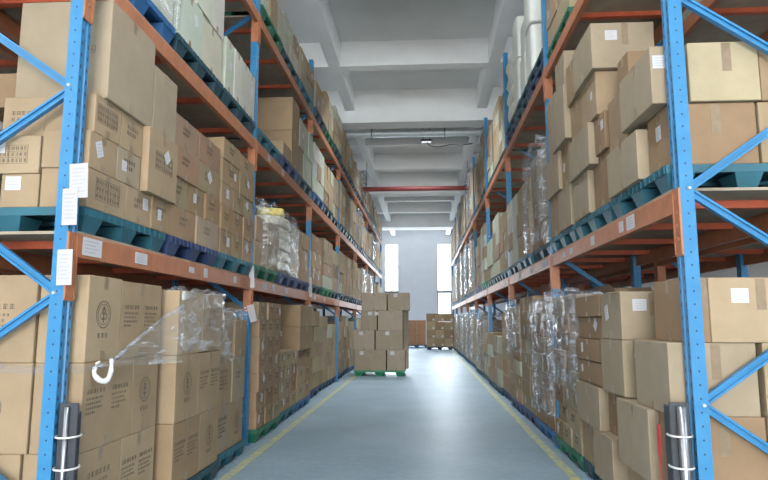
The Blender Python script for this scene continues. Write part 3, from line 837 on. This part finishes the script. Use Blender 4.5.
# ------------------------------------------------------------------ stretch film wraps
def wrap(x0, x1, y0, y1, z0, z1, mat, label, seed, amp=.018, skirt=True, loc_noise=7):
    r = random.Random(seed); bm = bmesh.new()
    per = []
    nx, ny, nz = 8, 16, 14
    for k in range(nx): per.append((x0+(x1-x0)*k/nx, y0))
    for k in range(ny): per.append((x1, y0+(y1-y0)*k/ny))
    for k in range(nx): per.append((x1-(x1-x0)*k/nx, y1))
    for k in range(ny): per.append((x0, y1-(y1-y0)*k/ny))
    cx, cy = (x0+x1)/2, (y0+y1)/2
    ph = [r.uniform(0, 6.28) for _ in range(4)]
    rows = []
    for j in range(nz+1):
        v = j/nz; z = z0+(z1-z0)*v; row = []
        for i, (x, y) in enumerate(per):
            a = i/len(per)*2*PI
            d = amp*(.6+.5*math.sin(7*a+9*v+ph[0])+.35*math.sin(15*a-14*v+ph[1])+r.uniform(-.3, .3))
            dx, dy = x-cx, y-cy; m = math.hypot(dx, dy)
            zz = z + (amp*1.3*math.sin(9*a+ph[2]) + r.uniform(-.01, .01))*(1 if j in (0, nz) else .3)
            row.append(bm.verts.new((x+dx/m*max(d, .002)-cx, y+dy/m*max(d, .002)-cy, zz-z0)))
        rows.append(row)
    n = len(per)
    for j in range(nz):
        for i in range(n): bm.faces.new((rows[j][i], rows[j][(i+1)%n], rows[j+1][(i+1)%n], rows[j+1][i]))
    # gathered top
    top = [bm.verts.new((v.co.x*.8, v.co.y*.8, v.co.z+.012+r.uniform(0, .012))) for v in rows[-1]]
    for i in range(n): bm.faces.new((rows[-1][i], rows[-1][(i+1)%n], top[(i+1)%n], top[i]))
    o = obj('stretch_film', bm, mat, None, (cx, cy, z0), smooth=True)
    return tag(o, label, 'plastic wrap', 'stretch film around pallet loads')
wrap(-2.42, LG+.010, 4.70, 5.69, 1.17, 1.655, M['film'], 'crumpled clear film over the big cartons on left floor level, near the post', 1, .012)
wrap(-2.42, -1.94, 5.74, 6.64, 1.02, 1.52, M['film'], 'clear film wrapped around cartons beside the second left post', 2, .012)
a, b = slots('R', 0)[2]; wrap(1.40, 2.0, a, b-.0, .75, 1.72, M['film_thick'], 'grey stretch film on the carton stack before the second right post', 3, .015)
a, b = slots('R', 1)[0]; wrap(1.42, 2.0, a, b-.15, .3, 1.66, M['film_thick'], 'grey stretch film on cartons just past the second right post', 4, .015)
a, b = slots('R', 1)[2]; wrap(1.42, 2.0, a, b, .9, 1.70, M['film_thick'], 'silvery stretch film on the stack before the third right post', 5, .02)
a, b = slots('R', 1)[0]; wrap(1.42, 2.0, a+.1, b+.2, 2.36, 3.70, M['film_thick'], 'grey film wrapped load on the right first shelf under the second shelf beam', 6, .02)
for q, (lv, bay, p, z0, h) in enumerate(((0,3,1,.2,1.4), (0,4,0,.2,1.45), (0,4,2,.2,1.45), (0,5,1,.2,1.5), (0,6,1,.2,1.5), (1,4,0,2.4,1.6), (1,4,2,2.4,1.6), (1,5,1,2.4,1.6), (1,6,1,2.4,1.5), (2,4,1,4.7,1.4), (2,5,2,4.7,1.4))):
    a, b = slots('R', bay)[p]
    wrap(1.44, 2.04, a, b, z0, z0+h, M['film_thick'], 'silvery film wrapped load, %s, %s bay, %s pallet' % (LEVEL['R', lv], ORD[bay], POS[p]), 30+q, .03)
for q, (lv, bay, p, z0, h) in enumerate(((1,4,1,2.12,1.0), (1,5,0,2.12,1.0), (2,4,0,3.85,1.0), (2,5,1,3.85,.95), (3,4,1,5.46,.9))):
    a, b = slots('L', bay)[p]
    wrap(-2.58, -1.97, a, b, z0, z0+h, M['film_thick'], 'silvery film wrapped load, %s, %s bay, %s pallet' % (LEVEL['L', lv], ORD[bay], POS[p]), 50+q, .03)
# L2 first pallet film, bay one
a, b = slots('L', 0)[0]; wrap(-2.56, -2.00, a+.1, b, 3.82, 4.50, M['film'], 'clear film around the cartons on left second shelf, near pallet', 8, .02)

# twisted film strand with loop on the near left cartons
t = thing('film_strand', 'twisted clear plastic film strand with a hanging white loop across the near left cartons', 'plastic wrap', (LF+.012, 3.9, 1.1))
def rel(p, o=(LF+.012, 3.9, 1.1)): return (p[0]-o[0], p[1]-o[1], p[2]-o[2])
bm = bmesh.new()
xs = LF+.03
tube(bm, [rel((xs, 3.50, 1.13)), rel((xs+.01, 3.62, 1.135)), rel((xs+.015, 3.75, 1.15)), rel((xs+.02, 3.95, 1.24)), rel((xs+.03, 4.2, 1.34)), rel((xs+.05, 4.5, 1.46)), rel((LG+.03, 4.66, 1.53))], lambda v: .012+.008*math.sin(v*20)**2, 8)
obj('twisted_rope', bm, M['film_thick'], t, smooth=True)
bm = bmesh.new()
pts = [rel((xs+.03+.03*math.sin(a)+.01*math.cos(2*a), 3.64+.045*math.sin(a+.3), 1.115+.068*math.cos(a))) for a in [2*PI*k/20+.5 for k in range(17)]]
tube(bm, pts, lambda v: .011+.006*math.sin(v*PI)+.002*math.sin(v*30), 8)
obj('film_loop', bm, M['tie'], t, smooth=True)['label'] = 'white hanging loop of film'
# fan of film between the strand and the next stack
bm = bmesh.new(); r = random.Random(4); n1, n2 = 16, 12; g_ = []
for i in range(n1+1):
    u = i/n1; y = 3.74 + u*(4.70-3.74); x = xs+.008 + u*(LG+.02-xs)*u
    zt = 1.14+u*.40; zb = 1.12 - .03*u
    g_.append([bm.verts.new(rel((x+.012*math.sin(j*1.7+i)+r.uniform(-.004, .004), y, zb+(zt-zb)*j/n2))) for j in range(n2+1)])
for i in range(n1):
    for j in range(n2): bm.faces.new((g_[i][j], g_[i+1][j], g_[i+1][j+1], g_[i][j+1]))
obj('film_sheet', bm, M['film'], t, smooth=True)
# band of film across the end faces
bm = bmesh.new(); g_ = []
for i in range(13):
    u = i/12; x = LF+.02 - u*.82
    g_.append([bm.verts.new(rel((x, 3.492-.008*math.sin(i*2+j), 1.10+.012*j+.004*math.sin(i)))) for j in range(5)])
for i in range(12):
    for j in range(4): bm.faces.new((g_[i][j], g_[i+1][j], g_[i+1][j+1], g_[i][j+1]))
obj('film_band', bm, M['film_thick'], t, smooth=True)

# ------------------------------------------------------------------ sacks (left first shelf, second bay)
def sack(cx, cy, cz, sx, sy, sz, mat, label, seed, rot=0, group=None, cat='sack'):
    r = random.Random(seed); bm = bmesh.new()
    bmesh.ops.create_icosphere(bm, subdivisions=3, radius=1)
    ph = [r.uniform(0, 6) for _ in range(3)]
    for v in bm.verts:
        c = v.co
        k = lambda q: math.copysign(abs(q)**.5, q)
        wob = 1+.05*math.sin(6*c.x+ph[0])*math.sin(7*c.y+ph[1])+.04*math.sin(9*c.z+ph[2])
        v.co = Vector((k(c.x)*sx*wob, k(c.y)*sy*wob, k(c.z)*sz*wob))
    zm = min(v.co.z for v in bm.verts)
    for v in bm.verts: v.co.z -= zm
    o = obj('sack', bm, mat, None, (cx, cy, cz), (0, 0, rot), smooth=True)
    return tag(o, label, cat, group)
a, b = slots('L', 1)[1]
pallet('L', 1, 1, 1, a, b, 'navy', -2.0)
msk = basic('pale_plastic_sack', (.62,.58,.47), .4, 0, .15, 8, .3)
zb = 2.091
lb = ['bottom','second','third','fourth','top']
for q in range(5):
    sack(-2.30, (a+b)/2-.12+.03*(q % 2), zb+q*.165, .27, .46, .092, msk, 'pale wrapped sack on left first shelf behind second post, %s of pile' % lb[q], q+3, 0, 'sacks piled on the left first shelf')
sack(-2.27, (a+b)/2-.20, zb+5*.165, .20, .24, .075, M['bag_yellow'], 'yellow printed sack topping the pile on left first shelf', 21, .3)
a0, b0 = slots('L', 1)[0]
wrap(-2.58, -1.99, a0+.35, b-.1, 2.11, 2.95, M['film'], 'loose clear film around sacks and cartons on left first shelf', 9, .03)

# white foam stacks on the right second shelf, second bay
for p, (pl) in enumerate(('navy', 'dark teal', 'navy')):
    a, b = slots('R', 1)[p]
    pallet('R', 2, 1, p, a, b, pl, 1.50)
    o_ = link('plastic_pallet', PM, None, (1.50+.49, (a+b)/2, 4.49+.151)); o_.scale = (1, (b-a)/1.12, 1); o_.color = PCOL['dark teal']
    tag(o_, 'dark pallet laid on another, right rack second shelf, second bay, %s position' % POS[p], 'pallet', 'plastic pallets in the racks')
def foam(y0, y1, z0, z1, x0, label, seed, rows=3, lean=.0):
    r = random.Random(seed); bm = bmesh.new(); h = (z1-z0)/rows
    yc = (y0+y1)/2
    w = (y1-y0)/2; d = .45
    seg = 10
    for j in range(rows):
        dx = r.uniform(-.02, .02); dy = r.uniform(-.03, .03); zt = z0+(j+1)*h-.015
        pts = []
        ww, dd = w*r.uniform(.9, 1), d/2
        for k in range(16):
            a_ = 2*PI*k/16; cc, ss = math.cos(a_), math.sin(a_)
            e = .35
            pts.append((math.copysign(abs(cc)**e, cc)*dd*(1+r.uniform(-.03, .03))+dx, math.copysign(abs(ss)**e, ss)*ww+dy))
        prism(bm, pts, z0+j*h-z0, zt-z0)
    bevel(bm, .012, 2)
    o = obj('foam_bundle', bm, M['foam'], None, (x0+d/2, yc, z0))
    return tag(o, label, 'foam bundle', 'white foam bundles on the right second shelf')
a, b = slots('R', 1)[0]
foam(a, a+.55, 4.793, 6.9, 1.60, 'tall pile of white foam sheets, just past the second right post', 1, 4)
foam(a+.57, b, 4.793, 6.75, 1.46, 'tall pile of white foam sheets leaning out over the aisle, top right', 2, 3)
a, b = slots('R', 1)[1]
foam(a, a+.55, 4.793, 5.85, 1.50, 'short pile of white foam on dark pallet, middle of second bay', 3, 2)
foam(a+.57, b, 4.793, 6.15, 1.48, 'white foam pile of middle height, before the third right post', 4, 2)
a, b = slots('R', 1)[2]
mwb = basic('white_woven_bag', (.78,.78,.68), .6, 0, .08, 6, .3)
for q in range(4):
    sack(1.82, (a+b)/2, 4.793+q*.30, .32, .50, .165, mwb, 'white woven bag on right second shelf by third post, %s of pile' % lb[q], 40+q, 0, 'white woven bags on the right second shelf')

# open carton flaps on the right floor stack
t_ = (RF-.06, 4.21)
bm = bmesh.new()
z = 1.627
v = [bm.verts.new(p) for p in ((0,0,0), (0,.36,0), (-.05,.36,.04), (-.06,0,.05))]; bm.faces.new(v)
v2 = [bm.verts.new(p) for p in ((.40,.37,0), (.02,.37,0), (.02,.42,.04), (.40,.44,.05))]; bm.faces.new(v2)
bmesh.ops.solidify(bm, geom=bm.faces[:], thickness=.005)
o = obj('loose_flap', bm, M['carton'], None, (RF-.05, 4.60, z)); o.color = (*KRAFT[0], 1)
tag(o, 'raised open carton flaps on top of the right floor level stack', 'carton flap')

# ------------------------------------------------------------------ paper tags on posts and beams
bm = bmesh.new(); box(bm, -.5, .5, -.5, .5, -.5, .5); CARD = mesh('hanging_tag', bm, M['card'])
bm = bmesh.new()
for j in range(7): box(bm, -.36, .36-.2*(j % 3)/2, -.9, -.5, .33-j*.11, .365-j*.11)
CARDINK = mesh('tag_print', bm, M['greyink'])
def card(x, y, z, w, h, tilt, label, rz=0, grp='paper tags hanging on the rack uprights'):
    o = link('hanging_tag', CARD, None, (x, y, z), (0, -tilt, rz)); o.scale = (w, .003, h)
    link('tag_print', CARDINK, o)
    return tag(o, label, 'paper tag', grp)
def rack_child_label(rack, x, y, z, wy, hz, s):
    o = link('beam_label', PAPER, rack, (x-rack.location.x, y-rack.location.y, z), (0, 0, 0 if s > 0 else PI)); o.scale = (1, wy, hz)
    p = link('label_print', PAPERINK, o)
card(-1.997, 3.348, 2.215, .110, .205, .06, 'white paper tag on the near left post, topmost of three')
card(-2.035, 3.340, 2.06, .090, .215, .03, 'white paper tag on the near left post, middle of three')
card(-2.045, 3.346, 1.71, .090, .205, .03, 'white paper tag on the near left post beside the orange beam')
card(-2.03, 7.095, 1.93, .06, .26, .06, 'narrow white paper tag over the beam at the second left post')
card(-2.0, 7.04, 1.50, .08, .20, .25, 'tilted white tag below the beam on the second left post')
card(-2.03, 10.84, 2.02, .06, .35, .03, 'long white tag above the beam at the third left post')
card(-2.03, 10.84, 1.55, .06, .30, .0, 'white tag below the beam at the third left post')
card(1.47, 7.185, 1.50, .07, .22, .35, 'tilted white tag on the second right post below the beam')
card(1.47, 10.785, 1.52, .08, .22, .35, 'tilted white tag on the third right post below the beam')
for y, w, h in ((3.62, .22, .11), (4.28, .19, .08), (5.25, .12, .05), (5.60, .10, .085), (6.50, .10, .07)):
    rack_child_label(rackL, LX+.0075, y, 1.855, w, h, 1)
for y, w in ((7.75, .2), (8.2, .12), (9.0, .2), (11.4, .2), (12.5, .2)): rack_child_label(rackL, LX+.0075, y, 1.855, w, .08, 1)
for y, w in ((7.8, .15), (8.6, .15)): rack_child_label(rackL, LX+.0075, y, 3.565, w, .08, 1)
for y, w, h in ((4.45, .17, .10), (4.66, .10, .08), (5.45, .12, .08), (6.25, .14, .06), (6.55, .1, .06), (7.6, .3, .08), (8.5, .25, .08), (9.6, .25, .08), (11.5, .3, .08)):
    rack_child_label(rackR, RX-.0075, y, 2.112, w, h, -1)

# ------------------------------------------------------------------ strapped guards at the near posts
def guard(x, y, label, big):
    t = thing('post_guard', label, 'post guard', (x, y, 0))
    bm = bmesh.new(); box(bm, -.055, .055, .0, .012, .002, .95); box(bm, -.055, -.043, .012, .085, .002, .93); box(bm, .03, .05, .012, .05, .002, .90)
    bevel(bm, .003); obj('guard_shell', bm, M['black'], t)
    bm = bmesh.new(); R = .026 if big else .013
    tube(bm, [(0.0, -R-.004, .002), (0.0, -R-.004, .5), (.0, -R-.004, .93)], R, 14); obj('steel_tube', bm, M['steel'], t, smooth=True)
    for z in (.60, .77):
        bm = bmesh.new(); tube(bm, [(.062*math.cos(a), .018+.072*math.sin(a), z) for a in [2*PI*k/20 for k in range(20)]], .006, 6, True)
        obj('zip_tie', bm, M['tie'], t, smooth=True)
guard(-1.985, 3.38, 'black guard with thin steel tube zip-tied at foot of near left post', False)
guard(1.43, 3.63, 'black guard with thick steel tube zip-tied at foot of near right post', True)
bm = bmesh.new(); box(bm, RF-.094, RF-.090, 3.80, 3.84, .62, .80); box(bm, RF-.094, RF-.0905, 3.812, 3.824, .38, .62)
tag(obj('red_strap', bm, M['redtape'], None), 'narrow red tape strip on cartons beside the near right post', 'tape')

# ------------------------------------------------------------------ services under the ceiling
bm = bmesh.new(); tube(bm, [(-7.5, 16.55, 6.52), (-3.7, 16.55, 6.52), (0, 16.55, 6.52), (3.7, 16.55, 6.52), (7.5, 16.55, 6.52)], .105, 20)
t = thing('air_duct', 'long silver round duct hung under the ceiling across the aisle', 'duct', (0, 16.55, 6.52))
o = obj('duct_tube', bm, M['galv'], None, smooth=True); o.parent = t; o.location = (0, -16.55, -6.40)
for x in (-1.42, .62, -4.5, 4.5):
    bm = bmesh.new(); box(bm, x-.012, x+.012, -.112, -.106, 0.02, .94); box(bm, x-.012, x+.012, .106, .112, .02, .94); box(bm, x-.012, x+.012, -.112, .112, 0.0, .012)
    obj('hanger', bm, M['black'], t)
t = thing('red_pipe', 'dark red fire pipe running across the aisle under the ceiling', 'pipe', (0, 20.2, 5.78))
bm = bmesh.new(); tube(bm, [(-7.5, 0, .08), (0, 0, .08), (7.5, 0, .08)], .08, 14); obj('pipe_tube', bm, M['pipe_red'], t, smooth=True)
for x in (-1.9, 1.5):
    bm = bmesh.new(); tube(bm, [(x, 0, .15), (x, 0, 1.56)], .012, 6); obj('hanger_rod', bm, M['black'], t)
t = thing('flood_lamp', 'small white lamp hung under the ceiling above the aisle', 'lamp', (.12, 17.6, 6.68))
bm = bmesh.new(); box(bm, -.16, .16, -.09, .09, .02, .08); bevel(bm, .015); obj('lamp_housing', bm, M['black'], t)
bm = bmesh.new(); box(bm, -.14, .14, -.07, .07, .005, .019); obj('lamp_lens', bm, M['lamp'], t)
bm = bmesh.new(); tube(bm, [(-.1,0,.1), (-.1,0,.66)], .01, 6); tube(bm, [(.1,0,.1), (.1,0,.66)], .01, 6); obj('hanger_rod', bm, M['black'], t)
bm = bmesh.new(); tube(bm, [(.0, 0, .03), (.1, -.05, -.12), (.35, -.05, -.16), (.7, 0, -.08), (1.0, 0, -.10), (1.35, 0, -.06)], .014, 6); obj('power_cable', bm, M['cable'], t, smooth=True)

# ------------------------------------------------------------------ light
w = bpy.data.worlds.new('World'); sc.world = w; w.use_nodes = True
bg = w.node_tree.nodes['Background']; bg.inputs[0].default_value = (.88,.94,1.0,1); bg.inputs[1].default_value = 9
def area(name, loc, rot, sx, sy, power, col, spread=PI):
    l = bpy.data.lights.new(name, 'AREA'); l.shape = 'RECTANGLE'; l.size = sx; l.size_y = sy; l.energy = power; l.color = col; l.spread = spread
    o = bpy.data.objects.new(name, l); C.objects.link(o); o.location = loc; o.rotation_euler = rot; return o
# daylight entering at the far windows and at the side windows
area('door_fill_light', (0, -6.9, 2.6), (PI/2, 0, 0), 5.0, 4.6, 680, (1, .93, .83))  # warm fill lamp added at the unseen opening behind the camera
for i, (a, b) in enumerate(wins):
    area('window_daylight', ((a+b)/2, Y1-.05, 3.6), (-PI/2, 0, 0), b-a, 5.2, 300, (.84,.92,1))
# unseen fill lamps added over the aisle, out of frame and behind ceiling beams
def add_fill_lamp(x, y, label, power, z=6.62, rod=.72):
    t = thing('fill_lamp', label, 'ceiling lamp', (x, y, z), 0, 'added fill lamps')
    bm = bmesh.new(); box(bm, *((-.15, .15, -.75, .75) if z < 7 else (-.75, .75, -.12, .12)), .03, .10); bevel(bm, .01); obj('lamp_housing', bm, M['white_frame'], t)
    for dx in (-.1, .1):
        bm = bmesh.new(); tube(bm, [(dx, -.7, .012), (dx, .7, .012)] if z < 7 else [(-.7, dx*.6, .012), (.7, dx*.6, .012)], .012, 8); obj('fill_lamp_tube', bm, M['lamp'], t)
    for dy in (-.5, .5):
        bm = bmesh.new(); tube(bm, [(0, dy, .10), (0, dy, rod)] if z < 7 else [(dy, 0, .10), (dy, 0, rod)], .008, 6); obj('hanger_rod', bm, M['black'], t)
    area('fill_lamp_light', (x, y, z-.02), (0, 0, 0), *((.3, 1.4) if z < 7 else (1.4, .22)), power, (.92,.97,1), math.radians(180 if z < 7 else 110))
for y, d in ((-3.2, 'farthest behind the camera'), (.2, 'just behind the camera'), (3.2, 'just ahead of the camera'), (6.2, 'before the frame of the ceiling')):
    add_fill_lamp(-.15, y, 'added fill lamp above the aisle, ' + d, 70)
for y, d, pw in ((12.85, 'first', 125), (18.8, 'second', 115), (21.7, 'third', 115), (27.5, 'fourth', 100), (30.4, 'fifth', 80)):
    add_fill_lamp(-.15, y, 'added fill lamp tucked behind a ceiling beam over the aisle, %s from the camera' % d, pw, 7.16, .19)

# ------------------------------------------------------------------ camera
th = math.atan(82/610); yaw = math.atan(40/610*math.cos(th))
fw = Vector((-math.sin(yaw)*math.cos(th), math.cos(yaw)*math.cos(th), math.sin(th)))
cam = bpy.data.cameras.new('camera'); co = bpy.data.objects.new('camera', cam); C.objects.link(co)
co.location = (0, 0, 1.4); co.rotation_euler = fw.to_track_quat('-Z', 'Y').to_euler()
cam.sensor_width = 36; cam.lens = 36*610/768; cam.clip_start = .05; cam.clip_end = 200
sc.camera = co
sc.view_settings.view_transform = 'Standard'; sc.view_settings.look = 'None'; sc.view_settings.gamma = 1
sc.view_settings.use_curve_mapping = False; sc.view_settings.exposure = 0.35
